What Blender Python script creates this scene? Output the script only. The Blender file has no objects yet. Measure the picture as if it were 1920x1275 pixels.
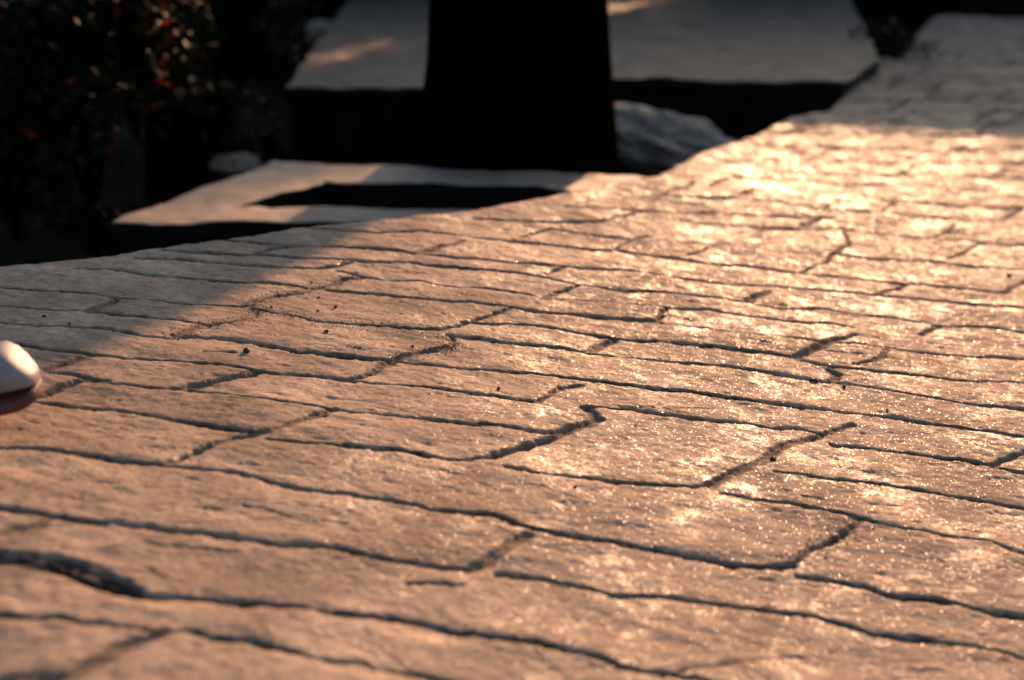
import bpy, bmesh, math, random
import numpy as np
from mathutils import Vector, Matrix, noise as mnoise

S = bpy.context.scene
R = math.radians
# ------------------------------------------------------------------ camera
CAM_H, F, HOR = 1.0, 2667.0, -250.0           # height (m), focal length in photo pixels, horizon row
PITCH = math.atan((637.5 - HOR) / F)
cam = bpy.data.cameras.new('camera'); cam_o = bpy.data.objects.new('camera', cam)
S.collection.objects.link(cam_o); S.camera = cam_o
cam_o.location = (0, 0, CAM_H); cam_o.rotation_euler = (math.pi / 2 - PITCH, 0, 0)
cam.lens = 50; cam.sensor_width = 36; cam.clip_start = 0.05; cam.clip_end = 300
cam.dof.use_dof = True; cam.dof.focus_distance = 2.95; cam.dof.aperture_fstop = 1.9
# ------------------------------------------------------------------ sky, sun, exposure
SUN_AZ, SUN_EL = 16.7, 15.0                     # degrees right of straight ahead, above the horizon
world = bpy.data.worlds.new('World'); S.world = world; world.use_nodes = True
wn = world.node_tree; bg = wn.nodes['Background']
sky = wn.nodes.new('ShaderNodeTexSky'); sky.sky_type = 'NISHITA'; sky.sun_disc = False
sky.sun_elevation = R(SUN_EL); sky.sun_rotation = R(SUN_AZ); sky.air_density = 1.0; sky.dust_density = 2.0
wn.links.new(sky.outputs[0], bg.inputs[0]); bg.inputs[1].default_value = 0.098
sun = bpy.data.lights.new('sun', 'SUN'); sun_o = bpy.data.objects.new('sun', sun); S.collection.objects.link(sun_o)
sun.energy = 5.0; sun.angle = R(1.2); sun.color = (1.0, 0.53, 0.285)
sd = Vector((math.sin(R(SUN_AZ)) * math.cos(R(SUN_EL)), math.cos(R(SUN_AZ)) * math.cos(R(SUN_EL)), math.sin(R(SUN_EL))))
sun_o.rotation_euler = sd.to_track_quat('Z', 'Y').to_euler(); sun_o.location = (2, 6, 8)
S.view_settings.view_transform = 'Standard'; S.view_settings.look = 'None'
S.view_settings.gamma = 1; S.view_settings.exposure = 1.05
# ------------------------------------------------------------------ helpers
def ray(px, py):
    u = (px - 960) / F; v = (637.5 - py) / F
    return np.stack([u, math.cos(PITCH) + v * math.sin(PITCH) + 0 * u, -math.sin(PITCH) + v * math.cos(PITCH) + 0 * u], -1)
def at(px, py, z=0.0):
    """the point at height z that stands at this spot of the view"""
    d = ray(np.float64(px), np.float64(py)); t = (z - CAM_H) / d[2]
    return Vector((d[0] * t, d[1] * t, z))
RNG = np.random.RandomState(7)
PERM = RNG.rand(256, 256)
def vnoise(x, y, seed=0):
    x = x + seed * 17.31; y = y + seed * 9.77
    xi = np.floor(x).astype(np.int64); yi = np.floor(y).astype(np.int64)
    fx = x - xi; fy = y - yi
    fx = fx * fx * fx * (fx * (fx * 6 - 15) + 10); fy = fy * fy * fy * (fy * (fy * 6 - 15) + 10)
    a = PERM[xi & 255, yi & 255]; b = PERM[(xi + 1) & 255, yi & 255]
    c = PERM[xi & 255, (yi + 1) & 255]; d = PERM[(xi + 1) & 255, (yi + 1) & 255]
    return (a * (1 - fx) + b * fx) * (1 - fy) + (c * (1 - fx) + d * fx) * fy - 0.5
def fbm(x, y, s, octv, seed=0, gain=0.5):
    r = 0; a = 1.0
    for k in range(octv):
        r = r + a * vnoise(x * s, y * s, seed + k * 3); s = s * 2.03; a *= gain
    return r
def smooth(a, b, x):
    t = np.clip((x - a) / (b - a), 0, 1); return t * t * (3 - 2 * t)

def tag(o, label=None, cat=None, group=None, kind=None):
    if label: o['label'] = label
    if cat: o['category'] = cat
    if group: o['group'] = group
    if kind: o['kind'] = kind
    return o
def link_mesh(name, me, mat, parent=None):
    o = bpy.data.objects.new(name, me); S.collection.objects.link(o)
    if mat: me.materials.append(mat)
    if parent: o.parent = parent
    return o
def mesh_from(name, v, f, mat, parent=None, smooth_=True):
    me = bpy.data.meshes.new(name); v = np.asarray(v, dtype=np.float32); f = np.asarray(f, dtype=np.int32)
    n = f.shape[1]
    me.vertices.add(len(v)); me.vertices.foreach_set('co', v.ravel())
    me.loops.add(f.size); me.loops.foreach_set('vertex_index', f.ravel())
    me.polygons.add(len(f)); me.polygons.foreach_set('loop_start', np.arange(0, f.size, n, dtype=np.int32))
    me.polygons.foreach_set('loop_total', np.full(len(f), n, dtype=np.int32))
    me.polygons.foreach_set('use_smooth', np.full(len(f), smooth_))
    me.update(); me.validate()
    return link_mesh(name, me, mat, parent)
def empty(name, loc):
    o = bpy.data.objects.new(name, None); S.collection.objects.link(o); o.location = loc; o.empty_display_size = 0.1
    return o

# ------------------------------------------------------------------ materials
def new_mat(name):
    m = bpy.data.materials.new(name); m.use_nodes = True
    nt = m.node_tree; return m, nt, nt.nodes['Principled BSDF']
def N(nt, t, **kw):
    n = nt.nodes.new(t)
    for k, v in kw.items():
        if k.startswith('i_'):
            n.inputs[k[2:].replace('_', ' ')].default_value = v
        else: setattr(n, k, v)
    return n
def mixc(nt, fac, a, b):
    n = nt.nodes.new('ShaderNodeMix'); n.data_type = 'RGBA'
    for s, v in ((n.inputs[0], fac), (n.inputs[6], a), (n.inputs[7], b)):
        if isinstance(v, bpy.types.NodeSocket): nt.links.new(v, s)
        elif isinstance(v, (tuple, list)): s.default_value = (*v, 1)
        else: s.default_value = v
    return n.outputs[2]
def ramp(nt, src, p0, p1, c0=(0, 0, 0), c1=(1, 1, 1)):
    r = nt.nodes.new('ShaderNodeValToRGB'); r.color_ramp.elements[0].position = p0; r.color_ramp.elements[1].position = p1
    r.color_ramp.elements[0].color = (*c0, 1); r.color_ramp.elements[1].color = (*c1, 1)
    nt.links.new(src, r.inputs[0]); return r.outputs[0]
def coords(nt):
    return N(nt, 'ShaderNodeTexCoord').outputs['Object']
def tex(nt, co, scale, detail=4, rough=0.55, dist=0.0):
    n = N(nt, 'ShaderNodeTexNoise'); n.inputs['Scale'].default_value = scale; n.inputs['Detail'].default_value = detail
    n.inputs['Roughness'].default_value = rough; n.inputs['Distortion'].default_value = dist
    nt.links.new(co, n.inputs['Vector']); return n.outputs['Fac']
def math_(nt, op, a, b=None, c=None):
    n = N(nt, 'ShaderNodeMath'); n.operation = op
    for i, v in enumerate((a, b, c)):
        if v is None: continue
        if isinstance(v, bpy.types.NodeSocket): nt.links.new(v, n.inputs[i])
        else: n.inputs[i].default_value = v
    return n.outputs[0]

def stone_mat(name, c_dark, c_light, dirt_shade, rough=(0.30, 0.62), bump=1.0, groove_attr=False, spark=True, coat=0.0):
    m, nt, b = new_mat(name); co = coords(nt); L = nt.links
    big = tex(nt, co, 4.0, 5, 0.6); mid = tex(nt, co, 38, 6, 0.62); fine = tex(nt, co, 240, 5, 0.7); grit = tex(nt, co, 900, 2, 0.6)
    col = mixc(nt, ramp(nt, big, 0.35, 0.65), c_dark, c_light)
    m2 = ramp(nt, mid, 0.40, 0.62)
    col = mixc(nt, math_(nt, 'MULTIPLY', m2, 0.62), col, tuple(x * 0.62 for x in c_dark))
    col = mixc(nt, math_(nt, 'MULTIPLY', ramp(nt, fine, 0.5, 0.75), 0.5), col, tuple(min(1, x * 1.35) for x in c_light))
    if groove_attr:
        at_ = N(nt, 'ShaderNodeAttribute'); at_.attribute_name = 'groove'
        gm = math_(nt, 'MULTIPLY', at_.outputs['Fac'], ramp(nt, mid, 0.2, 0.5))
        tn = N(nt, 'ShaderNodeAttribute'); tn.attribute_name = 'tone'
        hs = N(nt, 'ShaderNodeHueSaturation'); L.new(col, hs.inputs['Color']); L.new(tn.outputs['Fac'], hs.inputs['Value']); col = hs.outputs[0]
        st = ramp(nt, tex(nt, co, 2.3, 6, 0.68, 0.8), 0.50, 0.66)
        col = mixc(nt, math_(nt, 'MULTIPLY', st, 0.58), col, (0.13, 0.115, 0.10))
        col = mixc(nt, gm, col, dirt_shade)  # joint dirt, coloured darker still to deepen the shadow in the grooves
        sn = N(nt, 'ShaderNodeAttribute'); sn.attribute_name = 'sand'
        col = mixc(nt, math_(nt, 'MULTIPLY', sn.outputs['Fac'], 0.85), col, (0.20, 0.145, 0.105))
    L.new(col, b.inputs['Base Color'])
    # gloss: sealed, worn patches against dusty ones
    rr = N(nt, 'ShaderNodeMapRange'); L.new(mid, rr.inputs[0]); rr.inputs[1].default_value = 0.35; rr.inputs[2].default_value = 0.68
    rr.inputs[3].default_value = rough[1]; rr.inputs[4].default_value = rough[0]
    rsock = rr.outputs[0]
    if groove_attr:
        rsock = math_(nt, 'ADD', rsock, math_(nt, 'MULTIPLY', at_.outputs['Fac'], 0.4))
    if spark:   # sealer worn off unevenly: some patches still shine
        worn = ramp(nt, tex(nt, co, 6.0, 8, 0.80), 0.50, 0.62)
        rsock = math_(nt, 'SUBTRACT', rsock, math_(nt, "MULTIPLY", worn, 0.13))
        gl = N(nt, 'ShaderNodeAttribute'); gl.attribute_name = 'tone'
        stn = N(nt, 'ShaderNodeMapRange'); L.new(gl.outputs['Fac'], stn.inputs[0]); stn.inputs[1].default_value = 0.86; stn.inputs[2].default_value = 1.14
        stn.inputs[3].default_value = 0.35; stn.inputs[4].default_value = 1.3
        worn = math_(nt, 'MULTIPLY', worn, stn.outputs[0])
        po = N(nt, 'ShaderNodeAttribute'); po.attribute_name = 'polish'
        worn = math_(nt, 'MAXIMUM', worn, math_(nt, 'MULTIPLY', po.outputs['Fac'], ramp(nt, tex(nt, co, 22, 5, 0.7), 0.40, 0.56)))
        rsock = math_(nt, 'SUBTRACT', rsock, math_(nt, 'MULTIPLY', po.outputs['Fac'], 0.10))
        worn = math_(nt, 'MULTIPLY', worn, ramp(nt, tex(nt, co, 110, 3, 0.6), 0.44, 0.58))
        spec = math_(nt, "MULTIPLY_ADD", worn, 0.25, 0.02)
        L.new(spec, b.inputs['Specular IOR Level'])
    L.new(rsock, b.inputs['Roughness'])
    b.inputs['IOR'].default_value = 1.38
    b.inputs['Coat Weight'].default_value = coat; b.inputs['Coat Roughness'].default_value = 0.25
    h = math_(nt, 'MULTIPLY', mid, 0.0018 * bump)
    h = math_(nt, 'ADD', h, math_(nt, 'MULTIPLY', fine, 0.0009 * bump))
    h = math_(nt, 'ADD', h, math_(nt, 'MULTIPLY', grit, 0.00022 * bump))
    bp = N(nt, 'ShaderNodeBump'); bp.inputs['Strength'].default_value = 1.0; bp.inputs['Distance'].default_value = 1.0
    L.new(h, bp.inputs['Height'])
    nsock = bp.outputs[0]
    if spark:
        vo = N(nt, 'ShaderNodeTexVoronoi'); vo.inputs['Scale'].default_value = 420; L.new(co, vo.inputs['Vector'])
        sub = N(nt, 'ShaderNodeVectorMath'); sub.operation = 'SUBTRACT'; L.new(vo.outputs['Color'], sub.inputs[0]); sub.inputs[1].default_value = (.5, .5, .5)
        sp = N(nt, 'ShaderNodeSeparateColor'); L.new(vo.outputs['Color'], sp.inputs[0])
        fl = math_(nt, 'GREATER_THAN', sp.outputs[2], 0.978)                  # mineral flakes: a few grains that flash
        sc = N(nt, 'ShaderNodeVectorMath'); sc.operation = 'SCALE'; L.new(sub.outputs[0], sc.inputs[0]); L.new(math_(nt, 'MULTIPLY_ADD', fl, 0.25, 0.15), sc.inputs['Scale'])
        L.new(math_(nt, 'SUBTRACT', rsock, math_(nt, 'MULTIPLY', fl, 0.30)), b.inputs['Roughness'])
        L.new(math_(nt, 'MAXIMUM', spec, math_(nt, 'MULTIPLY', fl, 0.45)), b.inputs['Specular IOR Level'])
        ad = N(nt, 'ShaderNodeVectorMath'); ad.operation = 'ADD'; L.new(nsock, ad.inputs[0]); L.new(sc.outputs[0], ad.inputs[1])
        nm = N(nt, 'ShaderNodeVectorMath'); nm.operation = 'NORMALIZE'; L.new(ad.outputs[0], nm.inputs[0]); nsock = nm.outputs[0]
        L.new(nsock, b.inputs['Coat Normal'])
    L.new(nsock, b.inputs['Normal'])
    return m
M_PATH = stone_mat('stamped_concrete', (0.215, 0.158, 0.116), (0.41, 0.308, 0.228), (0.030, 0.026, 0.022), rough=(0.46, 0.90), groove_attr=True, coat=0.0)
M_SLAB = stone_mat('weathered_stone', (0.20, 0.155, 0.12), (0.33, 0.26, 0.20), (0.1, 0.08, 0.06), rough=(0.5, 0.7), bump=1.2, spark=False)
M_TERR = stone_mat('grey_brown_stone', (0.07, 0.057, 0.045), (0.17, 0.135, 0.105), (0.1, 0.08, 0.06), rough=(0.55, 0.8), bump=1.6, spark=False)
M_TERR.node_tree.nodes['Principled BSDF'].inputs['Specular IOR Level'].default_value = 0.3
M_FACE = stone_mat('shade_painted_stone', (0.003, 0.003, 0.0025), (0.008, 0.007, 0.006), (0.02, 0.02, 0.02), rough=(0.8, 0.95), bump=2.0, spark=False)  # near-black colour paints in the shade of faces turned from the sun
M_ROCK = stone_mat('rough_rock', (0.09, 0.075, 0.06), (0.46, 0.37, 0.31), (0.02, 0.02, 0.02), rough=(0.55, 0.8), bump=3.0, spark=False)
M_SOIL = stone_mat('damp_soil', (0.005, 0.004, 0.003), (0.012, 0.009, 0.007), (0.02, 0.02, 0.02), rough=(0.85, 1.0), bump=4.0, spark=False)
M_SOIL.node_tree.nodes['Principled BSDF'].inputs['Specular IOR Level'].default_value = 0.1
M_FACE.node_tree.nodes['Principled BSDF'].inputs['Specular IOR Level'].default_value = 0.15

def bark_mat():
    m, nt, b = new_mat('dark_bark'); co = coords(nt)
    mp = N(nt, 'ShaderNodeMapping'); mp.inputs['Scale'].default_value = (1, 1, 0.22); nt.links.new(co, mp.inputs[0])
    n = tex(nt, mp.outputs[0], 22, 6, 0.65, 1.2)
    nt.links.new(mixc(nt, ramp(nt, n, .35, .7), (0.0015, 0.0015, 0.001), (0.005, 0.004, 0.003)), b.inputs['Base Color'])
    b.inputs['Roughness'].default_value = 0.92; b.inputs['Specular IOR Level'].default_value = 0.0
    bp = N(nt, 'ShaderNodeBump'); bp.inputs['Distance'].default_value = 0.03; nt.links.new(n, bp.inputs['Height']); nt.links.new(bp.outputs[0], b.inputs['Normal'])
    return m
M_BARK = bark_mat()
def leaf_mat(name, c0, c1, trans=0.25):
    m, nt, b = new_mat(name); co = coords(nt)
    n = tex(nt, co, 9, 3)
    c = mixc(nt, ramp(nt, n, .35, .65), c0, c1)
    nt.links.new(c, b.inputs['Base Color']); b.inputs['Roughness'].default_value = 0.55
    b.inputs['Specular IOR Level'].default_value = 0.08
    tr = N(nt, 'ShaderNodeBsdfTranslucent'); nt.links.new(c, tr.inputs[0])
    ms = N(nt, 'ShaderNodeMixShader'); ms.inputs[0].default_value = trans
    nt.links.new(b.outputs[0], ms.inputs[1]); nt.links.new(tr.outputs[0], ms.inputs[2])
    nt.links.new(ms.outputs[0], nt.nodes['Material Output'].inputs[0])
    return m
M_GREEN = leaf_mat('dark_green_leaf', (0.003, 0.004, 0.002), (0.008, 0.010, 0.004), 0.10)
M_RED = leaf_mat('red_leaf', (0.16, 0.012, 0.008), (0.30, 0.045, 0.015), 0.4)
M_YEL = leaf_mat('yellow_green_leaf', (0.10, 0.10, 0.02), (0.18, 0.15, 0.03), 0.35)
def plain(name, col, rough, **kw):
    m, nt, b = new_mat(name); co = coords(nt); n = tex(nt, co, 60, 4)
    nt.links.new(mixc(nt, ramp(nt, n, .3, .7), tuple(x * .8 for x in col), col), b.inputs['Base Color']); b.inputs['Roughness'].default_value = rough
    bp = N(nt, 'ShaderNodeBump'); bp.inputs['Distance'].default_value = 0.0006; nt.links.new(tex(nt, co, 900, 3), bp.inputs['Height']); nt.links.new(bp.outputs[0], b.inputs['Normal'])
    return m

# ------------------------------------------------------------------ the stamped path
def base_h(x, y):
    """gentle swells of the paved surface"""
    return -0.15 * 2.2 * np.tanh(x / 2.2) + 0.012 * fbm(x, y, 1.1, 2, 2) * 2 + 0.006 * fbm(x, y, 3.1, 2, 11)
def unproject(pts):
    p = np.asarray(pts, dtype=float); d = ray(p[:, 0], p[:, 1]); z = np.zeros(len(p))
    for _ in range(6):
        t = (z - CAM_H) / d[:, 2]; x = d[:, 0] * t; y = d[:, 1] * t; z = base_h(x, y)
    return np.stack([x, y], -1)
LONG = [  # seams along the courses
 [(0,1151),(100,1157),(200,1170),(351,1176),(427,1192),(527,1212),(602,1230),(728,1250),(853,1273),(960,1290)],
 [(0,1039),(65,1052),(125,1072),(200,1092),(261,1112),(351,1114),(452,1124),(552,1132),(653,1147),(753,1160),(803,1170),(878,1182),(954,1197),(1020,1205),(1060,1220),(1126,1230),(1161,1247),(1236,1257),(1311,1270),(1400,1285)],
 [(0,950),(125,966),(226,981),(351,991),(452,1006),(527,1019),(627,1024),(728,1042),(828,1057),(878,1059)],
 [(0,836),(100,843),(201,856),(301,868),(376,876),(452,883),(502,896),(552,909),(653,924),(728,931),(803,949),(878,960),(929,961),(960,978),(1035,991),(1085,1004),(1161,1014),(1236,1027),(1311,1044),(1387,1057),(1437,1062),(1487,1059)],
 [(945,870),(1025,886),(1085,895),(1161,899),(1236,906),(1301,910),(1331,906)],
 [(1352,921),(1412,931),(1487,941),(1562,956),(1638,974),(1713,989),(1788,1004),(1864,1014),(1920,1036)],
 [(930,1070),(1020,1082),(1085,1097),(1161,1112),(1236,1114),(1311,1124),(1387,1137),(1462,1145),(1522,1151),(1587,1167),(1638,1185),(1713,1195),(1813,1205),(1889,1220),(1920,1232)],
 [(1495,1076),(1562,1087),(1622,1099),(1663,1112),(1738,1122),(1803,1132),(1864,1145),(1920,1155)],
 [(1452,881),(1562,893),(1663,906),(1763,924),(1838,936),(1920,951)],
 [(1560,832),(1638,838),(1713,848),(1793,861),(1850,870),(1920,885)],
 [(1095,760),(1186,765),(1261,775),(1337,786),(1387,788),(1437,798),(1487,798),(1542,812)],
 [(733,676),(790,680),(900,690),(960,695),(1060,705),(1161,718),(1211,723),(1286,730),(1362,743),(1462,755),(1562,770),(1663,780),(1763,793),(1838,803),(1920,816)],
 [(837,627),(869,630),(900,632),(960,642),(1096,658),(1186,668),(1311,680),(1412,693),(1512,708),(1572,715),(1638,724),(1713,738),(1813,753),(1920,765)],
 [(870,603),(960,605),(1010,610),(1060,617),(1121,627),(1171,635),(1261,640),(1362,650),(1437,660),(1487,669),(1512,673),(1562,685),(1638,695),(1738,703),(1783,710),(1894,713),(1920,716)],
 [(637,505),(655,509),(686,519),(738,524),(790,525),(817,532),(856,537),(890,537),(960,547),(990,552),(1020,560),(1110,562),(1186,570),(1246,575),(1337,580),(1412,592),(1512,602),(1562,605),(1600,612)],
 [(613,541),(660,546),(738,554),(817,562),(895,566),(960,577),(1010,585),(1085,590),(1161,597),(1211,602),(1286,610),(1362,620),(1437,627),(1560,640),(1700,655),(1820,668),(1920,672)],
 [(301,467),(402,473),(452,475),(499,476),(608,482),(686,488),(765,492),(804,496),(869,502),(960,507),(1020,517),(1060,525),(1085,532),(1161,542),(1261,547),(1337,555),(1412,567),(1462,575),(1537,577),(1613,587),(1688,597),(1763,607),(1864,612),(1920,622)],
 [(427,447),(478,453),(546,458),(634,460),(686,463),(751,470),(778,475),(843,479),(960,490),(1060,497),(1161,502),(1261,517),(1362,530),(1462,537),(1537,542),(1638,552),(1763,562),(1920,575)],
 [(800,432),(880,442),(960,452),(1035,459),(1110,467),(1150,467),(1186,474),(1261,484),(1337,494),(1397,497),(1462,507),(1537,515),(1613,522),(1713,530),(1813,540),(1879,547)],
 [(1040,428),(1120,440),(1211,452),(1312,455),(1387,460),(1462,472),(1562,475),(1638,484),(1713,487),(1783,494),(1838,500),(1920,505)],
 [(1280,412),(1400,425),(1500,428),(1582,429),(1663,439),(1713,445),(1800,450),(1920,458)],
 [(560,425),(680,432),(800,432)],
 [(880,408),(990,412),(1080,414),(1126,411)],
 [(1206,364),(1261,366),(1331,369),(1362,369),(1460,376),(1507,384),(1562,396),(1653,397),(1713,406),(1813,411),(1920,416)],
 [(1060,386),(1180,391),(1330,398),(1440,404),(1560,408)],
 [(1380,330),(1480,336),(1582,346),(1713,346),(1864,361),(1920,366)],
 [(1340,303),(1427,301),(1502,301),(1577,301),(1713,306),(1813,303),(1920,306)],
 [(1450,322),(1580,326),(1740,327),(1920,334)],
 [(1660,372),(1808,386),(1920,390)],
 [(1430,271),(1560,276),(1740,280),(1920,284)],
 [(251,479),(351,484),(400,490),(504,495),(556,499),(595,500),(621,497)],
 [(136,502),(201,502),(276,510),(326,515),(400,523),(478,527),(530,532),(577,538),(593,538)],
 [(0,535),(75,540),(176,547),(226,557),(301,562),(376,570),(452,572),(467,571)],
 [(475,578),(517,588),(556,593),(582,601),(634,606),(699,611),(765,617),(817,618)],
 [(0,570),(100,576),(166,578),(226,585),(326,597),(361,602),(400,606)],
 [(0,600),(100,607),(201,612),(276,627),(321,630),(400,632),(478,645),(556,656),(608,661),(660,666),(707,673),(733,676)],
 [(0,636),(75,650),(151,658),(226,668),(326,673),(427,685),(477,693),(552,698),(627,705),(642,708)],
 [(668,710),(753,718),(853,730),(960,746),(1005,748)],
 [(93,694),(125,697),(173,708),(204,716),(281,728),(351,730),(452,743),(527,753),(602,760),(663,768),(753,776),(853,786),(960,799),(1025,810),(1055,808)],
 [(502,818),(602,826),(753,841),(878,861),(919,856)],
 [(0,748),(85,753),(201,766),(326,783),(427,798),(492,808)],
]
CROSS = [  # shorter joints across the courses
 [(878,1059),(914,1047),(954,1017),(990,1000)],
 [(1487,1059),(1517,1032),(1552,1011),(1592,991),(1610,975),(1596,966)],
 [(1331,906),(1387,881),(1437,856),(1462,836),(1512,823),(1542,813),(1602,796)],
 [(593,537),(621,531),(650,520),(673,519)],
 [(470,571),(486,562),(517,553),(556,546),(582,539)],
 [(817,620),(856,611),(895,596),(960,580)],
 [(166,578),(205,567),(226,557)],
 [(321,630),(360,615),(400,606),(452,603),(475,594),(475,578)],
 [(733,678),(777,664),(817,653),(850,648),(853,643),(843,630)],
 [(733,678),(673,700),(642,708),(668,712)],
 [(477,693),(467,698),(392,715),(326,730)],
 [(1005,748),(1030,738),(1050,725),(1090,720)],
 [(1055,808),(1090,793),(1115,780),(1100,762)],
 [(919,856),(960,838),(1010,823),(1055,808)],
 [(492,808),(552,790),(602,776),(632,765)],
 [(502,806),(452,816),(402,831),(351,851),(316,866)],
 [(88,690),(125,678),(173,663)],
 [(30,748),(60,740),(100,726),(145,712),(204,716)],
 [(0,1270),(125,1262),(191,1237),(226,1212),(290,1190)],
 [(0,998),(60,985),(105,966)],
 [(621,497),(660,490)],
 [(1487,669),(1520,653),(1560,637),(1602,624)],
 [(1562,712),(1575,700),(1560,690)],
 [(1100,657),(1121,645),(1150,634)],
 [(1020,560),(1050,545),(1085,532)],
 [(1171,598),(1225,602),(1250,578)],
 [(1150,467),(1186,452),(1216,440)],
 [(778,475),(830,460),(870,448)],
 [(1020,512),(1040,505),(1060,497)],
 [(1126,411),(1171,402),(1200,396)],
 [(1362,369),(1397,359),(1437,351)],
 [(1502,301),(1542,288),(1582,273)],
 [(1758,291),(1813,273)],
 [(1808,386),(1843,376)],
 [(1507,421),(1540,409)],
 [(1562,475),(1590,458),(1582,432)],
 [(1773,484),(1820,466),(1850,452)],
 [(1879,547),(1900,535),(1920,525)],
 [(1730,626),(1763,607)],
 [(1546,389),(1575,374)],
 [(1680,330),(1715,308)],
 [(1865,875),(1880,862),(1930,845)],
 [(470,475),(510,463),(546,458)],
 [(1400,562),(1440,545)],[(1290,478),(1335,462),(1350,456)],[(960,452),(1000,436),(1035,426)],[(1500,509),(1548,492),(1565,476)],[(1330,346),(1362,332)],[(1240,366),(1285,350),(1300,338)],
 [(1640,553),(1680,540),(1700,532)],[(1740,448),(1775,434),(1790,420)],[(1420,436),(1452,428)],[(1640,398),(1668,388),(1680,376)],[(1880,410),(1905,398),(1915,388)],[(1610,682),(1650,668),(1665,655)],
]
EDGE = [(-900,580),(-400,528),(-150,505),(0,490),(100,482),(200,472),(330,452),(400,443),(480,432),(560,421),(640,412),(740,403),(860,391),(960,376),(1060,356),
        (1140,340),(1225,327),(1260,310),(1300,289),(1340,272),(1400,257),(1440,238),(1478,217),(1520,212),(1548,206),(1575,183),(1590,166),(1582,152),(1610,128),(1655,104),(1700,80),
        (1722,58),(1745,34),(1760,28),(1920,34),(2200,42),(2700,50)]
def extend(l):
    l = list(l)
    if len(l) < 5: return l
    for e, n1 in ((0, min(3, len(l) - 1)), (-1, -min(4, len(l)))):
        x, y = l[e]
        if x <= 0 or x >= 1920 or y >= 1270:
            x2, y2 = l[n1]; s = (y - y2) / (x - x2) if abs(x - x2) > 1 else 0
            dx = -1 if x < x2 else 1; q = (x + dx * 650, y + s * dx * 650)
            if e == 0: l.insert(0, q)
            else: l.append(q)
    return l
rr = random.Random(3)
for k, y in enumerate([249, 226, 205, 186, 168, 151, 136, 122, 109, 96, 84, 72, 61, 50, 41]):   # courses of the shaded far stretch
    LONG.append([(x, y + rr.uniform(-2, 2) * (y / 160) + (x - 1500) * 0.012) for x in range(1380, 2400, 55)])
    for j in range(4):
        x = rr.uniform(1450, 2100); d = 0.09 * y; CROSS.append([(x, y), (x + d * rr.uniform(1, 2.2), y - d)])
XR, YR, CELL = (-2.6, 5.6), (0.9, 14.0), 0.0032
nx, ny = int((XR[1] - XR[0]) / CELL), int((YR[1] - YR[0]) / CELL)
G = np.full((ny, nx), 1.0, np.float32)           # groove profile: lowest relative height, 1 = untouched
DIRT_SHADE = np.zeros((ny, nx), np.float32); SAND = np.zeros((ny, nx), np.float32)
def carve(pts, width, depth, wob, seed, cross):
    p = unproject(pts)
    # resample with a hand-cut wobble
    q = []
    for a, b in zip(p[:-1], p[1:]):
        n = max(1, int(np.hypot(*(b - a)) / 0.015)); t = np.linspace(0, 1, n, endpoint=False)[:, None]; q.append(a + (b - a) * t)
    q = np.concatenate(q + [p[-1:]]); s = np.arange(len(q)) * 0.015
    q = q + np.stack([vnoise(s * 14, s * 0, seed), vnoise(s * 14, s * 0 + 5, seed)], -1) * wob
    far_ = 1 + (-0.25 if cross else 0.5) * smooth(3.2, 5.0, q[:, 1]) + 1.1 * smooth(6.0, 8.0, q[:, 1])
    width = width * far_; depth = depth * far_
    w = width * (1 + 1.1 * vnoise(s * 7, s * 0, seed + 40)); d = depth * (1 + 1.2 * vnoise(s * 5, s * 0 + 3, seed + 60))
    for i in range(len(q) - 1):
        a, b = q[i], q[i + 1]; w_, d_ = max(0.0015, w[i]), max(0.0006, d[i]); r = w_ * 3.2 + 0.004
        x0 = int((min(a[0], b[0]) - r - XR[0]) / CELL); x1 = int((max(a[0], b[0]) + r - XR[0]) / CELL) + 2
        y0 = int((min(a[1], b[1]) - r - YR[0]) / CELL); y1 = int((max(a[1], b[1]) + r - YR[0]) / CELL) + 2
        x0, y0 = max(0, x0), max(0, y0); x1, y1 = min(nx, x1), min(ny, y1)
        if x1 <= x0 or y1 <= y0: continue
        X = XR[0] + np.arange(x0, x1)[None, :] * CELL; Y = YR[0] + np.arange(y0, y1)[:, None] * CELL
        ab = b - a; L2 = max(1e-9, ab @ ab); t = np.clip(((X - a[0]) * ab[0] + (Y - a[1]) * ab[1]) / L2, 0, 1)
        dist = np.hypot(X - a[0] - t * ab[0], Y - a[1] - t * ab[1])
        prof = d_ * (1 - smooth(w_ * 0.35, w_ * 1.15, dist)) + 0.10 * d_ * (1 - smooth(w_, w_ * 3.2, dist))
        sub = G[y0:y1, x0:x1]; np.minimum(sub, 1 - prof, out=sub)
        dd = (1 - smooth(w_ * 0.4, w_ * 1.3, dist)); sub = DIRT_SHADE[y0:y1, x0:x1]; np.maximum(sub, dd, out=sub)
        if cross: sub = SAND[y0:y1, x0:x1]; np.maximum(sub, dd, out=sub)
for k, l in enumerate(LONG): carve(extend(l), 0.0072, 0.0078, 0.010, 100 + k, False)
for k, l in enumerate(CROSS): carve(extend(l), 0.0105, 0.0062, 0.012, 300 + k, True)
for k, l in enumerate([[(-30,1035),(60,1050),(130,1062),(190,1088),(250,1106)]]): carve(l, 0.022, 0.0055, 0.014, 500 + k, False)
for k, l in enumerate([[(462,943),(500,950),(540,962)],[(275,1012),(340,1022),(440,1030)],[(760,1087),(860,1088)],[(275,1064),(315,1075)],[(1700,1113),(1790,1122)],
        [(1620,940),(1690,946)],[(1270,763),(1340,765)],[(700,840),(790,843)],[(1030,1098),(1120,1101)],[(380,655),(440,660)],[(1130,905),(1200,921)],[(1236,1270),(1300,1245),(1400,1232),(1500,1228)],[(1550,655),(1612,661)]]):
    carve(l, 0.0035, 0.0028, 0.010, 520 + k, False)
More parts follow.
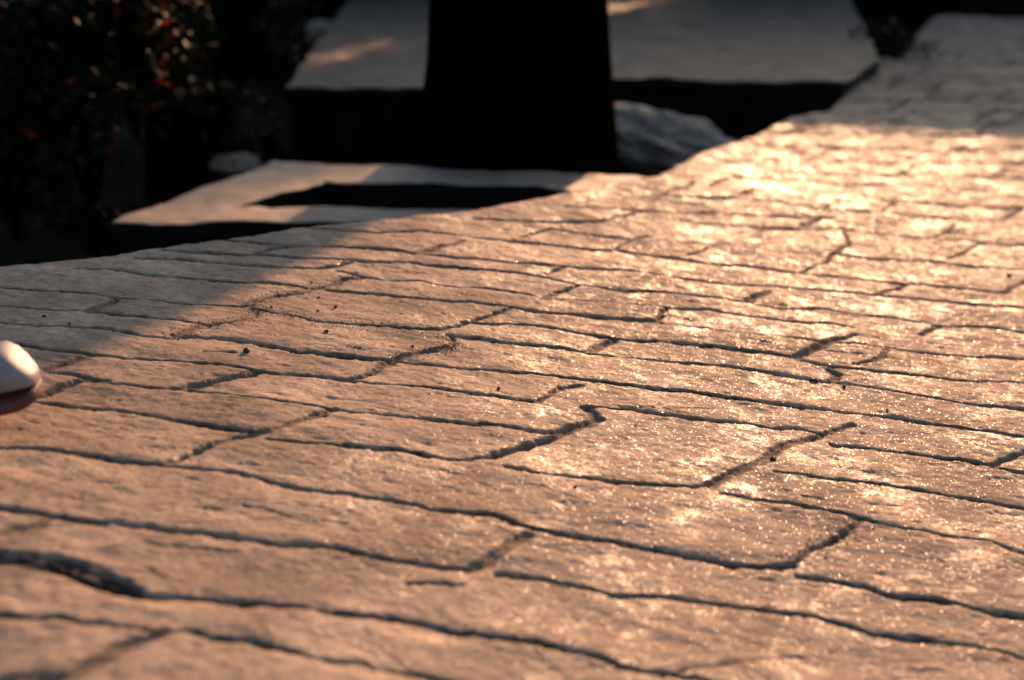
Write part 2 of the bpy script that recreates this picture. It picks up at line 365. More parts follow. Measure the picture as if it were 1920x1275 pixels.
# every stone gets its own slight height, tilt and tone: regions between the joints
ST = 3
lab_block = DIRT_SHADE[::ST, ::ST] > 0.15
LAB = np.arange(1, lab_block.size + 1, dtype=np.int32).reshape(lab_block.shape); LAB[lab_block] = 0
def sweep(L_):
    for axis_ in (0, 1):
        for rev in (False, True):
            A = np.moveaxis(L_, axis_, 0); A = A[::-1] if rev else A
            for i in range(1, A.shape[0]):
                m = (A[i] > 0) & (A[i - 1] > A[i]); A[i][m] = A[i - 1][m]
for _ in range(60):
    before = LAB.copy(); sweep(LAB)
    if (before == LAB).all(): break
for _ in range(8):       # close the joints
    for sh in ((1, 0), (-1, 0), (0, 1), (0, -1)):
        R_ = np.roll(LAB, sh, (0, 1)); m = (LAB == 0) & (R_ > 0); LAB[m] = R_[m]
uniq, inv_ = np.unique(LAB, return_inverse=True); inv_ = inv_.reshape(LAB.shape)
print('stones', len(uniq))
rs = np.random.RandomState(4); k_ = len(uniq)
yy, xx = np.mgrid[0:LAB.shape[0], 0:LAB.shape[1]]; cnt = np.bincount(inv_.ravel(), minlength=k_).astype(float)
mx = np.bincount(inv_.ravel(), xx.ravel(), k_) / cnt; my = np.bincount(inv_.ravel(), yy.ravel(), k_) / cnt
big_ = np.clip(60000.0 / (cnt + 1), 0, 1)
tx, ty, tz = rs.normal(0, .011, k_) * big_, rs.normal(0, .011, k_) * big_, rs.normal(0, .0008, k_) * big_
TONE = (1 + rs.uniform(-.19, .19, k_))[inv_].astype(np.float32)
TILT = np.clip(tz[inv_] + tx[inv_] * (xx - mx[inv_]) * CELL * ST + ty[inv_] * (yy - my[inv_]) * CELL * ST, -.004, .004).astype(np.float32)
def blur(A, n):
    for _ in range(n): A = (A + np.roll(A, 1, 0) + np.roll(A, -1, 0) + np.roll(A, 1, 1) + np.roll(A, -1, 1)) / 5
    return A
TILT = blur(TILT, 3); TONE = blur(TONE, 2)
def sample_c(A, x, y):
    fx = np.clip((x - XR[0]) / (CELL * ST), 0, A.shape[1] - 1.001); fy = np.clip((y - YR[0]) / (CELL * ST), 0, A.shape[0] - 1.001)
    xi = fx.astype(int); yi = fy.astype(int); fx = fx - xi; fy = fy - yi
    return (A[yi, xi] * (1 - fx) + A[yi, xi + 1] * fx) * (1 - fy) + (A[yi + 1, xi] * (1 - fx) + A[yi + 1, xi + 1] * fx) * fy
def sample(A, x, y):
    fx = np.clip((x - XR[0]) / CELL, 0, nx - 1.001); fy = np.clip((y - YR[0]) / CELL, 0, ny - 1.001)
    xi = fx.astype(int); yi = fy.astype(int); fx = fx - xi; fy = fy - yi
    return (A[yi, xi] * (1 - fx) + A[yi, xi + 1] * fx) * (1 - fy) + (A[yi + 1, xi] * (1 - fx) + A[yi + 1, xi + 1] * fx) * fy
E = unproject([(x, y) for x, y in EDGE])
E[0] = (-4.0, E[1][1] - 0.25)
poly = np.concatenate([E, [[6.5, E[-1][1]], [6.5, -2], [-4.0, -2]]])
def edge_dist(x, y):
    """signed distance to the path outline, positive on the path"""
    best = np.full(x.shape, 9.0, np.float32)
    for a, b in zip(E[:-1], E[1:]):
        ab = b - a; m = (x > min(a[0], b[0]) - .35) & (x < max(a[0], b[0]) + .35) & (y > min(a[1], b[1]) - .35) & (y < max(a[1], b[1]) + .35)
        if not m.any(): continue
        X, Y = x[m], y[m]; t = np.clip(((X - a[0]) * ab[0] + (Y - a[1]) * ab[1]) / (ab @ ab), 0, 1)
        best[m] = np.minimum(best[m], np.hypot(X - a[0] - t * ab[0], Y - a[1] - t * ab[1]))
    ins = np.zeros(x.shape, bool); j = len(poly) - 1
    for i in range(len(poly)):
        (xi, yi), (xj, yj) = poly[i], poly[j]
        if yi != yj:
            c = ((yi > y) != (yj > y)) & (x < (xj - xi) * (y - yi) / (yj - yi) + xi); ins ^= c
        j = i
    return np.where(ins, best, -best)
def axis(knots):
    out = []
    for (a, sa), (b, sb) in zip(knots[:-1], knots[1:]):
        x = a
        while x < b - 1e-6:
            out.append(x); x += sa + (sb - sa) * (x - a) / (b - a)
    return np.array(out + [knots[-1][0]])
ax = axis([(-3.2, .03), (-1.35, .0045), (-1.0, .0029), (0.9, .0029), (1.5, .0036), (2.6, .008), (6.0, .05)])
ay = axis([(0.3, .05), (1.6, .0046), (2.2, .0034), (3.4, .0046), (5.0, .0085), (7.0, .016), (14.6, .045)])
GX, GY = np.meshgrid(ax, ay); X = GX.ravel(); Y = GY.ravel()
ED = edge_dist(X, Y)
wob = 0.010 * fbm(X, Y, 9, 3, 50) + 0.008 * fbm(X, Y, 40, 2, 51)
ed = ED + wob
wx = 0.0065 * fbm(X, Y, 42, 4, 210, 0.65); wy = 0.0065 * fbm(X, Y, 42, 4, 230, 0.65)      # crumbled joint edges
g = sample(G, X + wx, Y + wy); dirt_shade = sample(DIRT_SHADE, X + wx, Y + wy)
g = 1 - (1 - g) * np.clip(1.0 + 1.1 * fbm(X, Y, 13, 3, 250), 0.25, 1.8)
slate = fbm(X * 0.6, Y * 1.0, 16, 5, 20, 0.55)
layers = smooth(0.0, 0.06, np.abs(((slate * 3.2 + 10) % 1.0) - 0.5) - 0.20) * 0.0005        # shallow cleft-slate ledges
pits = -0.0015 * smooth(0.36, 0.52, fbm(X * 0.55, Y, 50, 3, 33)) - 0.0010 * smooth(0.26, 0.40, fbm(X * 0.45, Y, 22, 3, 36))
Z = base_h(X, Y) + sample_c(TILT, X, Y) + (g - 1) + 0.0044 * slate * (1 + 1.3 * smooth(3.9, 6.0, Y)) + layers + pits + 0.0005 * fbm(X, Y, 120, 2, 70) + dirt_shade * 0.0016 * fbm(X, Y, 160, 2, 80)
round_ = 0.035
t = np.clip((round_ - ed) / round_, 0, 1); Z = Z - 0.014 * t ** 2.2
Z = Z - 0.62 * smooth(0.0, -0.05, ed) * (ed < 0)
ncol, nrow = len(ax), len(ay)
keep = (ed > -0.07).reshape(nrow, ncol)
idx = np.arange(nrow * ncol).reshape(nrow, ncol)
quad = keep[:-1, :-1] | keep[1:, :-1] | keep[:-1, 1:] | keep[1:, 1:]
f = np.stack([idx[:-1, :-1], idx[:-1, 1:], idx[1:, 1:], idx[1:, :-1]], -1)[quad]
used = np.zeros(nrow * ncol, bool); used[f.ravel()] = True; remap = np.cumsum(used) - 1
V = np.stack([X, Y, Z], -1)[used]; f = remap[f]
path = mesh_from('path', V, f, M_PATH)
a_ = path.data.attributes.new('groove', 'FLOAT', 'POINT'); a_.data.foreach_set('value', dirt_shade[used].astype(np.float32))
pol = np.zeros_like(X)       # where feet have polished the crown of the bend
for (px_, py_, ra, rb, k_) in ((1430, 322, .26, .50, 0.9), (1040, 650, .16, .22, .8), (1010, 850, .07, .12, .8), (1210, 860, .16, .14, .6), (930, 478, .2, .2, .6)):
    c_ = unproject([(px_, py_)])[0]; pol = np.maximum(pol, k_ * np.exp(-((X - c_[0]) / ra) ** 2 - ((Y - c_[1]) / rb) ** 2))
a_ = path.data.attributes.new('polish', 'FLOAT', 'POINT'); a_.data.foreach_set('value', pol[used].astype(np.float32))
a_ = path.data.attributes.new('sand', 'FLOAT', 'POINT'); a_.data.foreach_set('value', sample(SAND, X + wx, Y + wy)[used].astype(np.float32))
a_ = path.data.attributes.new('tone', 'FLOAT', 'POINT'); a_.data.foreach_set('value', sample_c(TONE, X, Y)[used].astype(np.float32))
tag(path, kind='structure')
print('path verts', len(V))
def path_z(x, y):
    x = np.array([x], float); y = np.array([y], float)
    return float((base_h(x, y) + sample_c(TILT, x, y) + sample(G, x, y) - 1 + 0.0044 * fbm(x * .6, y, 16, 5, 20, 0.55))[0])

# ------------------------------------------------------------------ lower ground
gx, gy = np.meshgrid(np.linspace(-60, 60, 161), np.linspace(-40, 80, 161)); gx = gx.ravel() ; gy = gy.ravel()
gz = -0.66 + 0.10 * fbm(gx, gy, 0.35, 3, 90)
q = np.arange(161 * 161).reshape(161, 161)
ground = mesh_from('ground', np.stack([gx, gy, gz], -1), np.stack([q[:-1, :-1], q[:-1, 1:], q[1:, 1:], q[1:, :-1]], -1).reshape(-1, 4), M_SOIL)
tag(ground, kind='structure')

# ------------------------------------------------------------------ stone masonry pieces
def prism(name, outline, ztop, zbot, mat, parent=None, holes=None, res=0.03, rough=0.006, bev=0.012, seed=0, side=None):
    """a worn stone block from a plan outline: subdivided, displaced and with eased edges"""
    bm = bmesh.new(); cache = {}; fcs_ = []
    for poly_ in (outline if isinstance(outline[0], list) else [outline]):
        fcs_.append(bm.faces.new([cache.setdefault((round(x, 4), round(y, 4)), None) or cache.__setitem__((round(x, 4), round(y, 4)), bm.verts.new((x, y, ztop))) or cache[(round(x, 4), round(y, 4))] for x, y in poly_]))
    bmesh.ops.recalc_face_normals(bm, faces=bm.faces[:])
    r = bmesh.ops.extrude_face_region(bm, geom=fcs_); nv = [g for g in r['geom'] if isinstance(g, bmesh.types.BMVert)]
    for v in nv: v.co.z = zbot
    bm.normal_update(); bmesh.ops.recalc_face_normals(bm, faces=bm.faces[:])
    bmesh.ops.bevel(bm, geom=[e for e in bm.edges if len(e.link_faces) == 2 and e.link_faces[0].normal.dot(e.link_faces[1].normal) < .95], offset=bev, segments=3, affect='EDGES', profile=0.6)
    bmesh.ops.triangulate(bm, faces=bm.faces[:])
    for _ in range(7):
        e = [e for e in bm.edges if e.calc_length() > res * 2]
        if not e: break
        bmesh.ops.subdivide_edges(bm, edges=e, cuts=1); bmesh.ops.triangulate(bm, faces=bm.faces[:])
    for v in bm.verts:
        n = mnoise.noise_vector(v.co * 3.5 + Vector((seed, 0, 0))) * rough * 1.6 + mnoise.noise_vector(v.co * 14 + Vector((0, seed, 0))) * rough
        v.co += n
    me = bpy.data.meshes.new(name); bm.to_mesh(me); bm.free()
    for p in me.polygons: p.use_smooth = True
    o = link_mesh(name, me, mat, parent)
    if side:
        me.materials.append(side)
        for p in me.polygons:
            if p.normal.z < 0.45: p.material_index = 1  # sides and undersides take the painted-shade material
    return o
def plan(pts, z): return [tuple(at(x, y, z)[:2]) for x, y in pts]

# square stone kerb of the tree pit nearest the path
ZP = -0.25
tp = empty('stone_planter', at(560, 400, -0.64))
tag(tp, 'low stone planter frame around a dark earth bed just beyond the path edge', 'planter')
outer = plan([(205, 417), (1420, 412), (1260, 327), (1170, 326), (530, 305), (480, 314)], ZP)
inner = plan([(445, 388), (560, 400), (1300, 396), (1120, 350), (985, 348), (610, 338)], ZP)
def seg(a, b, k):  # one kerb stone
    return a
OL = plan([(205, 417), (480, 314), (535, 305)], ZP)
O1, O2, O3, O4 = [Vector((*p, 0)) for p in plan([(203, 417), (512, 304), (1190, 328), (1440, 412)], ZP)]
I1, I2, I3, I4 = [Vector((*p, 0)) for p in plan([(440, 387), (612, 338), (1010, 349), (1240, 398)], ZP)]
inv = Matrix.Translation(-tp.location); xy = lambda ps: [(p.x, p.y) for p in ps]
quads = [(O1, I1, I2, O2), (O2, I2, I3, O3), (O1, O4, I4, I1), (O4, O3, I3, I4)]
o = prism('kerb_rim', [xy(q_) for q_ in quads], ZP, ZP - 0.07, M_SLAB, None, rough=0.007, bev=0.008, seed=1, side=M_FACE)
o.data.transform(inv); o.parent = tp
cO = (O1 + O2 + O3 + O4) / 4
sh_ = lambda p: p + (cO - p) * (0.03 if p in (O1, O2, O3, O4) else -0.03)
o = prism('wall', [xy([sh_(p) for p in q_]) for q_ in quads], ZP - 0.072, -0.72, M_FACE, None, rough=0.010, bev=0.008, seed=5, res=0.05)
o.data.transform(inv); o.parent = tp
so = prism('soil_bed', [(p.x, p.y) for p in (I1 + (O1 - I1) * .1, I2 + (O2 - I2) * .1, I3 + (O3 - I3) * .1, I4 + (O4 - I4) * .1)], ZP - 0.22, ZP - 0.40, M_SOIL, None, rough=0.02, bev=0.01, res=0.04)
so.data.transform(Matrix.Translation(-tp.location)); so.parent = tp

# broad stone terrace behind the tree
ZT = -0.15
te = empty('stone_terrace', at(960, 155, -0.66)); inv = Matrix.Translation(-te.location)
tag(te, 'broad flat stone terrace with a dark front face behind the thick tree trunk', 'terrace')
TP = plan([(533, 163), (800, 165), (1130, 143), (1320, 150), (1585, 152), (1648, 112), (1628, 60), (1560, -60), (735, -60), (655, -5), (600, 70)], ZT)
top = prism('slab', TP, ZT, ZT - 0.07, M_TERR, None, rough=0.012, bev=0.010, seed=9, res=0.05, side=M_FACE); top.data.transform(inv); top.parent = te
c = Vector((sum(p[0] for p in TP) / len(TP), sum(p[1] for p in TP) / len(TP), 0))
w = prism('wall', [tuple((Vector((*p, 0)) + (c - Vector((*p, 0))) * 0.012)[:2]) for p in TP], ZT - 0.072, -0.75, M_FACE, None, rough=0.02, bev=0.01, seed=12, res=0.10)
w.data.transform(inv); w.parent = te

def rock(name, loc, size, seed, mat, label, cat, group=None, rot=0, sub=5, amp=0.35):
    bm = bmesh.new(); bmesh.ops.create_icosphere(bm, subdivisions=sub, radius=1)
    for v in bm.verts:
        d = v.co.normalized(); n = mnoise.fractal(d * 1.3 + Vector((seed, seed * 2, 0)), 0.8, 2.1, 5)
        r_ = mnoise.ridged_multi_fractal(d * 2.2 + Vector((0, seed, 0)), 0.9, 2.0, 4, 1.0, 2.0)
        k = 1 + amp * n - 0.10 * r_
        v.co = Vector((d.x * k * size[0], d.y * k * size[1], d.z * k * size[2]))
    me = bpy.data.meshes.new(name); bm.to_mesh(me); bm.free()
    for p in me.polygons: p.use_smooth = True
    o = link_mesh(name, me, mat); o.location = loc; o.rotation_euler = (0, 0, rot)
    return tag(o, label, cat, group)
p = at(1215, 262, -0.34); 
rock('rock', (p.x+.05, p.y + 0.25, -0.40), (0.62, 0.36, 0.17), 3.3, M_ROCK, 'low rough rock with pale ridged top between the trunk and the terrace', 'rock', rot=0.1).rotation_euler.y = R(14)
p = at(442, 300, -0.5)
rock('rock', (p.x, p.y, -0.52), (0.16, 0.12, 0.06), 7.1, M_SLAB, 'small flat pale stone lying in the dark undergrowth left of the trunk', 'rock', sub=4, amp=.2)
p = at(602, 45, -0.25)
rock('rock', (p.x, p.y, -0.30), (0.16, 0.20, 0.10), 5.1, M_SLAB, 'small pale stone beside the far left corner of the terrace', 'rock', sub=4, amp=.2)

# ------------------------------------------------------------------ trees
def tube_mesh(name, pts, radii, mat, parent, seg=40, lump=0.06, seed=0, flare=0):
    v = []; f = []
    n = len(pts)
    for i, (p, r) in enumerate(zip(pts, radii)):
        p = Vector(p); d = (Vector(pts[min(n - 1, i + 1)]) - Vector(pts[max(0, i - 1)])).normalized()
        a = d.orthogonal().normalized() if abs(d.z) < .9 else d.cross(Vector((0, 1, 0))).normalized(); b = d.cross(a)
        for k in range(seg):
            t = 2 * math.pi * k / seg; q = math.cos(t) * a + math.sin(t) * b
            nn = mnoise.noise(Vector((q.x * 2.2, q.y * 2.2, p.z * 1.2 + seed))) * lump + mnoise.noise(Vector((q.x * 9, q.y * 9, p.z * 3 + seed))) * lump * .35
            fl = flare * math.exp(-i * 0.55) * max(0, math.sin(t * 5 + seed)) 
            v.append(p + q * r * (1 + nn + fl))
    for i in range(n - 1):
        for k in range(seg):
            k2 = (k + 1) % seg; f.append((i * seg + k, i * seg + k2, (i + 1) * seg + k2, (i + 1) * seg + k))
    return mesh_from(name, [tuple(x) for x in v], f, mat, parent)
def leaves(name, blobs, count, size, mat, parent, rnd, cull=-0.22):
    """leaf blades scattered through lumpy volumes; blobs = (centre, radii)"""
    v = []; f = []
    vol = [b[1][0] * b[1][1] * b[1][2] for b in blobs]
    for _ in range(count):
        c, r = rnd.choices(blobs, vol)[0]
        d = Vector((rnd.gauss(0, 1), rnd.gauss(0, 1), rnd.gauss(0, 1))).normalized() * (rnd.random() ** 0.45)
        p = Vector((c[0] + d.x * r[0], c[1] + d.y * r[1], c[2] + d.z * r[2]))
        if mnoise.noise(p * 2.3) < cull: continue
        ax_ = Vector((rnd.gauss(0, 1), rnd.gauss(0, 1), rnd.gauss(0, .6))).normalized(); s = size * rnd.uniform(.6, 1.3)
        bx_ = ax_.cross(Vector((rnd.gauss(0, 1), rnd.gauss(0, 1), rnd.gauss(0, 1)))).normalized()
        nrm = ax_.cross(bx_); i = len(v)
        v += [p - ax_ * s, p - ax_ * s * .2 + bx_ * s * .42 + nrm * s * .12, p + ax_ * s, p - ax_ * s * .2 - bx_ * s * .42 + nrm * s * .12]
        f += [(i, i + 1, i + 2, i + 3)]
    return mesh_from(name, [tuple(x) for x in v], f, mat, parent, smooth_=False)

def tree(loc, r, h, label, group=None, lean=(0, 0), crown_r=1.6, seed=0, nleaf=5000, prof=None, size=0.07):
    t = empty('tree', loc); tag(t, label, 'tree', group); rnd = random.Random(seed)
    pts = []; rad = []; n = 16
    for i in range(n):
        k = i / (n - 1); pts.append((lean[0] * k + 0.05 * math.sin(k * 5 + seed) * k, lean[1] * k, -0.1 + h * k))
        rad.append(r * ((1 + 0.28 * math.exp(-k * h / 0.22)) * (1 - 0.45 * k)))
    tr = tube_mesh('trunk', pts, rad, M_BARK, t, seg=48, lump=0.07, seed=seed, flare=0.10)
    topp = Vector(pts[-1]); blobs = []
    for k in range(5):
        a = k * 1.257 + rnd.random(); l = crown_r * rnd.uniform(.55, .9)
        e = topp + Vector((math.cos(a) * l, math.sin(a) * l, crown_r * rnd.uniform(.3, .8)))
        st = Vector(pts[-3]); tube_mesh('branch', [st, st.lerp(e, .35) + Vector((0, 0, .1)), st.lerp(e, .7), e], [r * .38, r * .27, r * .17, r * .06], M_BARK, tr, seg=10, seed=k)
        blobs.append((tuple(e), (crown_r * .55, crown_r * .55, crown_r * .42)))
    blobs.append((tuple(topp + Vector((0, 0, crown_r * .7))), (crown_r * .7,) * 3))
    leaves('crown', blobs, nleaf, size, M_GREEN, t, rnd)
    return t
# the thick trunk in the middle
TY = 6.6
px2x = lambda px, y, z=0: (px - 960) / F * (y * math.cos(PITCH) - (z - CAM_H) * math.sin(PITCH))
cx = px2x(972, TY, -0.1)
tree((cx, TY, -0.64), 0.46, 4.6, 'thick dark tree trunk standing in the middle between planter and terrace', seed=2, crown_r=2.2, nleaf=7000, size=0.09)
# slim dark trunk in the left undergrowth
tree((px2x(318, 7.6, -.3), 7.6, -0.7), 0.13, 4.2, 'slim dark tree trunk rising through the red leaved shrubs at left', seed=5, crown_r=1.3, nleaf=3000)

# ------------------------------------------------------------------ shrubs
def shrub(loc, r, h, label, seed, group, extra=None, n=4200, size=0.035, cat='shrub', mats=None, accents=60):
    t = empty('shrub', loc); tag(t, label, cat, group); rnd = random.Random(seed); blobs = []
    for k in range(9):
        a = rnd.random() * 6.28; l = r * rnd.uniform(.1, .6); z = h * rnd.uniform(.15, .85)
        blobs.append(((math.cos(a) * l, math.sin(a) * l, z), (r * rnd.uniform(.45, .7), r * rnd.uniform(.45, .7), h * rnd.uniform(.2, .32))))
    for k in range(4):
        a = k * 1.57 + rnd.random(); e = Vector((math.cos(a) * r * .5, math.sin(a) * r * .5, h * .8))
        tube_mesh('stem', [(0, 0, 0), e * .4 + Vector((0, 0, .1)), e], [0.022, 0.016, 0.006], M_BARK, t, seg=8, seed=k)
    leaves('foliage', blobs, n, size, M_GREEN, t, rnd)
    if extra:
        leaves('bright_leaves', blobs, accents, size * 1.25, extra, t, rnd)
    return t
GL = 'shrubs in the dark undergrowth at left'
for i, (px, y, r, h, ex, lab) in enumerate([
    (20, 6.6, .62, 1.25, M_RED, 'dark shrub with red leaves at the far left edge above the path'),
    (165, 7.0, .60, 1.35, M_RED, 'dark shrub with scattered red leaves left of the slim trunk'),
    (-150, 7.4, .8, 1.6, None, 'dark green shrub just outside the left edge'),
    (90, 8.6, .8, 1.9, M_RED, 'tall dark red flecked shrub behind the others at upper left'),
    (250, 9.2, .7, 1.9, M_RED, 'dark shrub directly behind the slim trunk'),
    (430, 9.6, .6, 1.5, M_YEL, 'dark shrub with pale green leaves between slim trunk and terrace'),
    (400, 7.7, .34, .62, None, 'small low dark shrub right of the slim trunk'),
    (190, 6.05, .20, .26, None, 'tiny low shrub at the front left corner of the stone planter'),
    (330, 12.0, 1.2, 1.9, None, 'large dark shrub far behind the slim trunk'),
    (560, 13.5, 1.1, 1.6, None, 'dark shrub at the top edge left of the terrace'),
    ]):
    shrub((px2x(px, y, -.4), y, -.68), r, h, lab, 20 + i, GL, ex, n=int(5200 * r / .6), accents=60)
# yellow-green plant by the terrace corner
p = at(500, 275, -0.5)
t = shrub((p.x, p.y + .1, -.66), .16, .30, 'small yellow green plant beside the pale stone at the terrace corner', 77, None, M_YEL, n=250, size=.02, cat='plant', accents=120)
t.name = 'plant'
GR = 'shrubs behind the terrace and the path end'
for i, (x, y, r, h, lab) in enumerate([
    (px2x(1668, 10.4, -.4), 10.4, .34, .62, 'dark brownish shrub between terrace and far end of the path'),
    (4.4, 14.7, .8, 1.5, 'dark shrub behind the far end of the path'),
    (6.6, 15.0, .9, 1.5, 'dark shrub behind the path end at the right edge'),
    ]):
    shrub((x, y, -.68), r, h, lab, 50 + i, GR, M_YEL if i == 0 else None, n=int(5000 * r), accents=30, size=.04)

# tall hedge of trees closing the garden beyond the terrace: it shades the far half of the place
GH = 'hedge bushes closing the garden beyond the terrace'
names = ['tall hedge bush beyond the terrace, leftmost of its row', 'tall hedge bush beyond the terrace, second from left', 'tall hedge bush straight beyond the thick trunk',
         'tall hedge bush beyond the terrace, right of the thick trunk', 'tall hedge bush beyond the right half of the terrace', 'tall hedge bush beyond the gap right of the terrace']
for i, lab in enumerate(names):
    x = -3.5 + i * 1.12; y = 15.0 - 0.1 * (i % 3)
    t = empty('hedge_bush', (x, y, -.7)); tag(t, lab, 'bush', GH); rnd = random.Random(90 + i); H = (-0.15 if i > 4 else 0) + 2.95 + 0.15 * math.sin(i * 2.1)
    blobs = [((rnd.uniform(-.5, .5), rnd.uniform(-.25, .25), z), (.98, .6, .5)) for z in (.4, .9, 1.4, 1.9, H - .45)]
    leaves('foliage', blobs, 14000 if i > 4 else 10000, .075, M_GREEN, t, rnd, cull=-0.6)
    tube_mesh('stem', [(0, 0, 0), (0, 0, 1.2), (.05, 0, 2.2)], [.08, .06, .03], M_BARK, t, seg=10, seed=i)
# unseen wall added at the right to cast shade over the far end of the path
gw = empty('shade_wall', (6.4, 16.2, -.7)); tag(gw, 'unseen stone wall added far right to shade the far end of the path', 'wall')
gw.rotation_euler = (0, 0, R(19))
o = prism('wall', [(-3.75, -.2), (5, -.2), (5, .2), (-3.75, .2)], 2.76, 0, M_FACE, gw, rough=.03, bev=.02, res=.15)
o = prism('coping', [(-3.80, -.26), (5.05, -.26), (5.05, .26), (-3.80, .26)], 2.84, 2.763, M_SLAB, gw, rough=.01, bev=.02, res=.15, seed=4)

# ------------------------------------------------------------------ crumbs of stone lying on the path
M_PEB = plain('dark_pebble', (0.03, 0.027, 0.024), 0.7)
pebs = [(83,592,6,'tiny dark pebble on the shaded paving near the left edge, left one of two'),(130,604,5,'tiny dark pebble on the shaded paving near the left edge, right one of two'),
 (462,661,13,'largest dark crumb lying on the paving left of centre'),(612,623,8,'dark pebble casting a small shadow in mid paving left of centre'),
 (774,650,6,'dark pebble on the right end of a wide stone left of centre'),(935,729,8,'dark pebble on the glinting stone near the picture centre'),
 (1527,712,15,'dark chip lying on the long seam right of centre'),(1583,723,8,'small dark crumb just below right of the dark chip'),
 (1892,517,8,'small dark pebble on the paving near the right edge'),(629,575,6,'small dark crumb left of centre, on the stone below the crossing seams'),
 (596,584,5,'tiny dark crumb left of centre below the crossing seams, lower left of its pair'),(666,651,4,'tiny dark crumb beside a seam left of centre, left of its pair'),
 (676,652,4,'tiny dark crumb beside a seam left of centre, right of its pair'),(509,577,5,'tiny dark crumb next to the crumbled seam at left'),
 (1192,797,5,'tiny dark crumb on the large stone right of centre'),(1664,768,5,'tiny dark crumb above the long seam at right'),
 (1078,912,7,'small dark crumb on the seam below the large stone'),(585,527,5,'tiny dark crumb by the bright glint at upper left of the paving'),
 (598,556,5,'tiny dark crumb just right of the crossing seams'),(1450,860,12,'dark chip lodged in the sandy joint right of centre')]
for i, (px, py, s, lab) in enumerate(pebs):
    q_ = unproject([(px, py)])[0]; d = math.hypot(q_[0], q_[1]); r_ = s / F * d * 0.62
    rock('pebble', (q_[0], q_[1], path_z(*q_) + r_ * .45), (r_, r_ * .8, r_ * .75), i * 1.7, M_PEB, lab, 'pebble', 'crumbs and pebbles on the paving', rot=i, sub=3, amp=.45)
# grit lodged in joints: uncountable
rnd = random.Random(5); v = []; fcs = []
tet = [(0.9, 0, -.4), (-.5, .8, -.4), (-.5, -.8, -.4), (0, 0, .8)]
lines = [unproject(extend(l)) for l in CROSS[:20]] + [unproject(l) for l in LONG]
for li, l in enumerate(lines):
    for a, b in zip(l[:-1], l[1:]):
        L_ = np.hypot(*(b - a)); hot = li in (1, 3, 4, 7, 8) or li == 20 + 33; k = int(L_ * (1500 if hot else 400 if li < 20 else 60))
        for _ in range(k):
            t_ = rnd.random(); off = rnd.gauss(0, .016 if hot else .006); n_ = np.array([-(b - a)[1], (b - a)[0]]) / max(L_, 1e-6)
            p_ = a + (b - a) * t_ + n_ * off; s_ = rnd.uniform(.0006, .0019) * (1.25 if hot else 1)
            if a[1] > 5 or abs(p_[0]) > 2.2: continue
            z_ = path_z(*p_) + s_ * .3; an = rnd.random() * 6; i0 = len(v); ca, sa = math.cos(an), math.sin(an)
            for q0 in tet: v.append((p_[0] + (q0[0] * ca - q0[1] * sa) * s_, p_[1] + (q0[0] * sa + q0[1] * ca) * s_, z_ + q0[2] * s_))
            fcs += [(i0, i0 + 1, i0 + 3), (i0 + 1, i0 + 2, i0 + 3), (i0 + 2, i0, i0 + 3), (i0, i0 + 2, i0 + 1)]
grit = mesh_from('grit', v, fcs, plain('joint_grit', (0.07, 0.052, 0.038), 0.85), smooth_=False)
tag(grit, 'fine brown grit lodged in the joints of the paving', 'grit', kind='stuff')

# ------------------------------------------------------------------ shoe stepping in at the left edge
def loft(name, rings, mat, parent, close=True):
    seg = len(rings[0]); v = [tuple(p) for r in rings for p in r]; f = []
    for i in range(len(rings) - 1):
        for k in range(seg):
            k2 = (k + 1) % seg; f.append((i * seg + k, i * seg + k2, (i + 1) * seg + k2, (i + 1) * seg + k))
    o = mesh_from(name, v, f, mat, parent)
    bm = bmesh.new(); bm.from_mesh(o.data)
    bmesh.ops.holes_fill(bm, edges=[e for e in bm.edges if e.is_boundary], sides=0); bmesh.ops.recalc_face_normals(bm, faces=bm.faces[:])
    bm.to_mesh(o.data); bm.free()
    for p in o.data.polygons: p.use_smooth = True
    return o
M_CAP = plain('pale_canvas', (0.22, 0.20, 0.22), 0.5); M_UP = plain('lavender_canvas', (0.26, 0.24, 0.27), 0.8)
M_SOLE = plain('dark_red_rubber', (0.09, 0.012, 0.008), 0.6); M_LACE = plain('pale_lace', (0.5, 0.46, 0.44), 0.9)
q_ = unproject([(92, 800)])[0]
shoe = empty('shoe', (q_[0], q_[1], path_z(*q_) + 0.052)); shoe.rotation_euler = (0, R(-9), R(12)); shoe.scale = (1.15, 1.15, 1.2)
tag(shoe, 'pale lavender shoe with rounded toe and dark red sole coming in at the left edge', 'shoe')
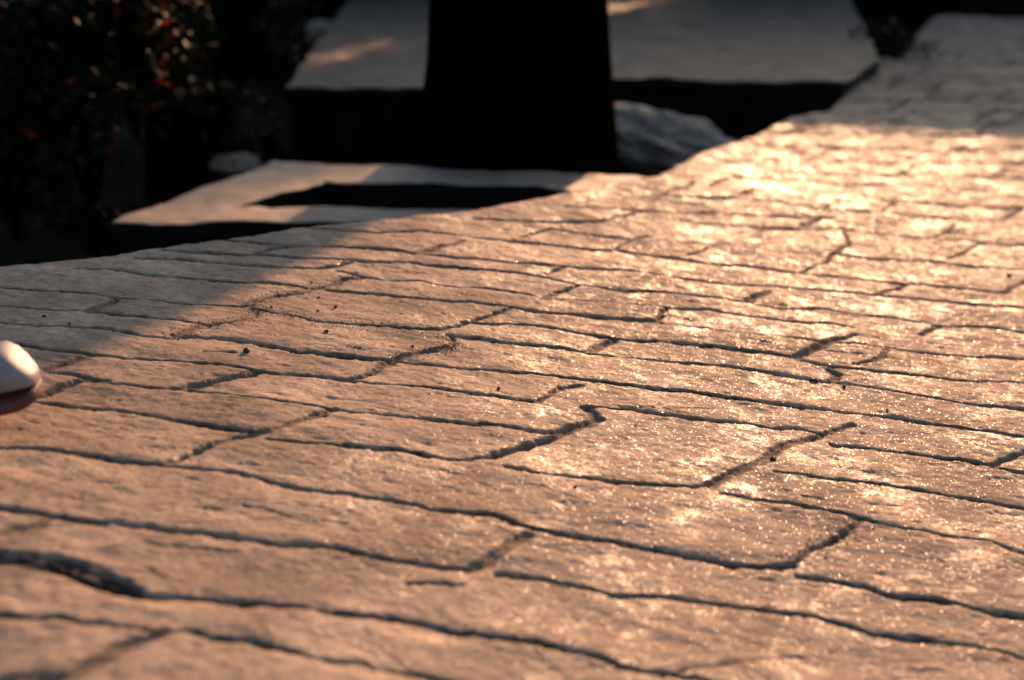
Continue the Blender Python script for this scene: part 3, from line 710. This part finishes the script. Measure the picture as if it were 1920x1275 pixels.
def half_w(u):   # u 0 toe .. 1 heel
    if u < .12: return 0.052 * math.sqrt(max(0, 1 - ((.12 - u) / .12) ** 2)) * .9 + .004
    return 0.051 - 0.012 * smooth(.3, .65, u) + 0.0 * u if u < .9 else 0.039 * math.sqrt(max(0.02, 1 - ((u - .9) / .105) ** 2))
def ring(u, z0, z1, sx=1.0, top_round=0.8, seg=32):
    w = float(half_w(u)) * sx; out = []
    for k in range(seg):
        t_ = 2 * math.pi * k / seg; c_, s_ = math.cos(t_), math.sin(t_)
        e_ = 2 / 2.8; y_ = math.copysign(abs(c_) ** e_, c_) * w; zz = (math.copysign(abs(s_) ** e_, s_) + 1) / 2
        y_ *= 1 - (0.45 if z1 - z0 > .06 else .12) * zz ** 2
        out.append((-u * 0.29, y_, z0 + (z1 - z0) * zz))
    return out
us = [0, .006, .02, .045, .08, .12, .18, .25, .33, .42, .52, .62, .72, .82, .9, .95, .98, 1.0]
def toph(u): return float(0.060 * math.sin(min(1, (u + .02) / .16) * math.pi / 2) + 0.058 * smooth(.14, .5, u) - 0.012 * smooth(.55, .8, u) + .014 * smooth(.85, 1, u)) + 0.026
loft('sole', [ring(u, 0.0 + 0.012 * (1 - min(1, u / .15)) ** 2, 0.030, 1.06) for u in us], M_SOLE, shoe)
loft('upper', [ring(u, 0.028, max(.045, toph(u))) for u in us[1:]], M_UP, shoe)
loft('toe_cap', [ring(u, 0.031, max(.047, toph(u) + .003), 1.035) for u in us[:7]], M_CAP, shoe)
for k in range(4):
    u = .30 + k * .055; z = toph(u) + .001; w = 0.022
    tube_mesh('lace', [(-u * .29, -w, z - .012), (-u * .29 - .004, -w * .4, z), (-u * .29 - .008, w * .4, z), (-u * .29 - .010, w, z - .012)], [.003] * 4, M_LACE, shoe, seg=8, lump=0)
cu = []
for k in range(24):
    t_ = 2 * math.pi * k / 24; cu.append((-0.205 + .062 * math.cos(t_), .030 * math.sin(t_), .128 - .02 * math.cos(t_)))
tube_mesh('collar', cu + [cu[0]], [.008] * 25, M_CAP, shoe, seg=10, lump=0)
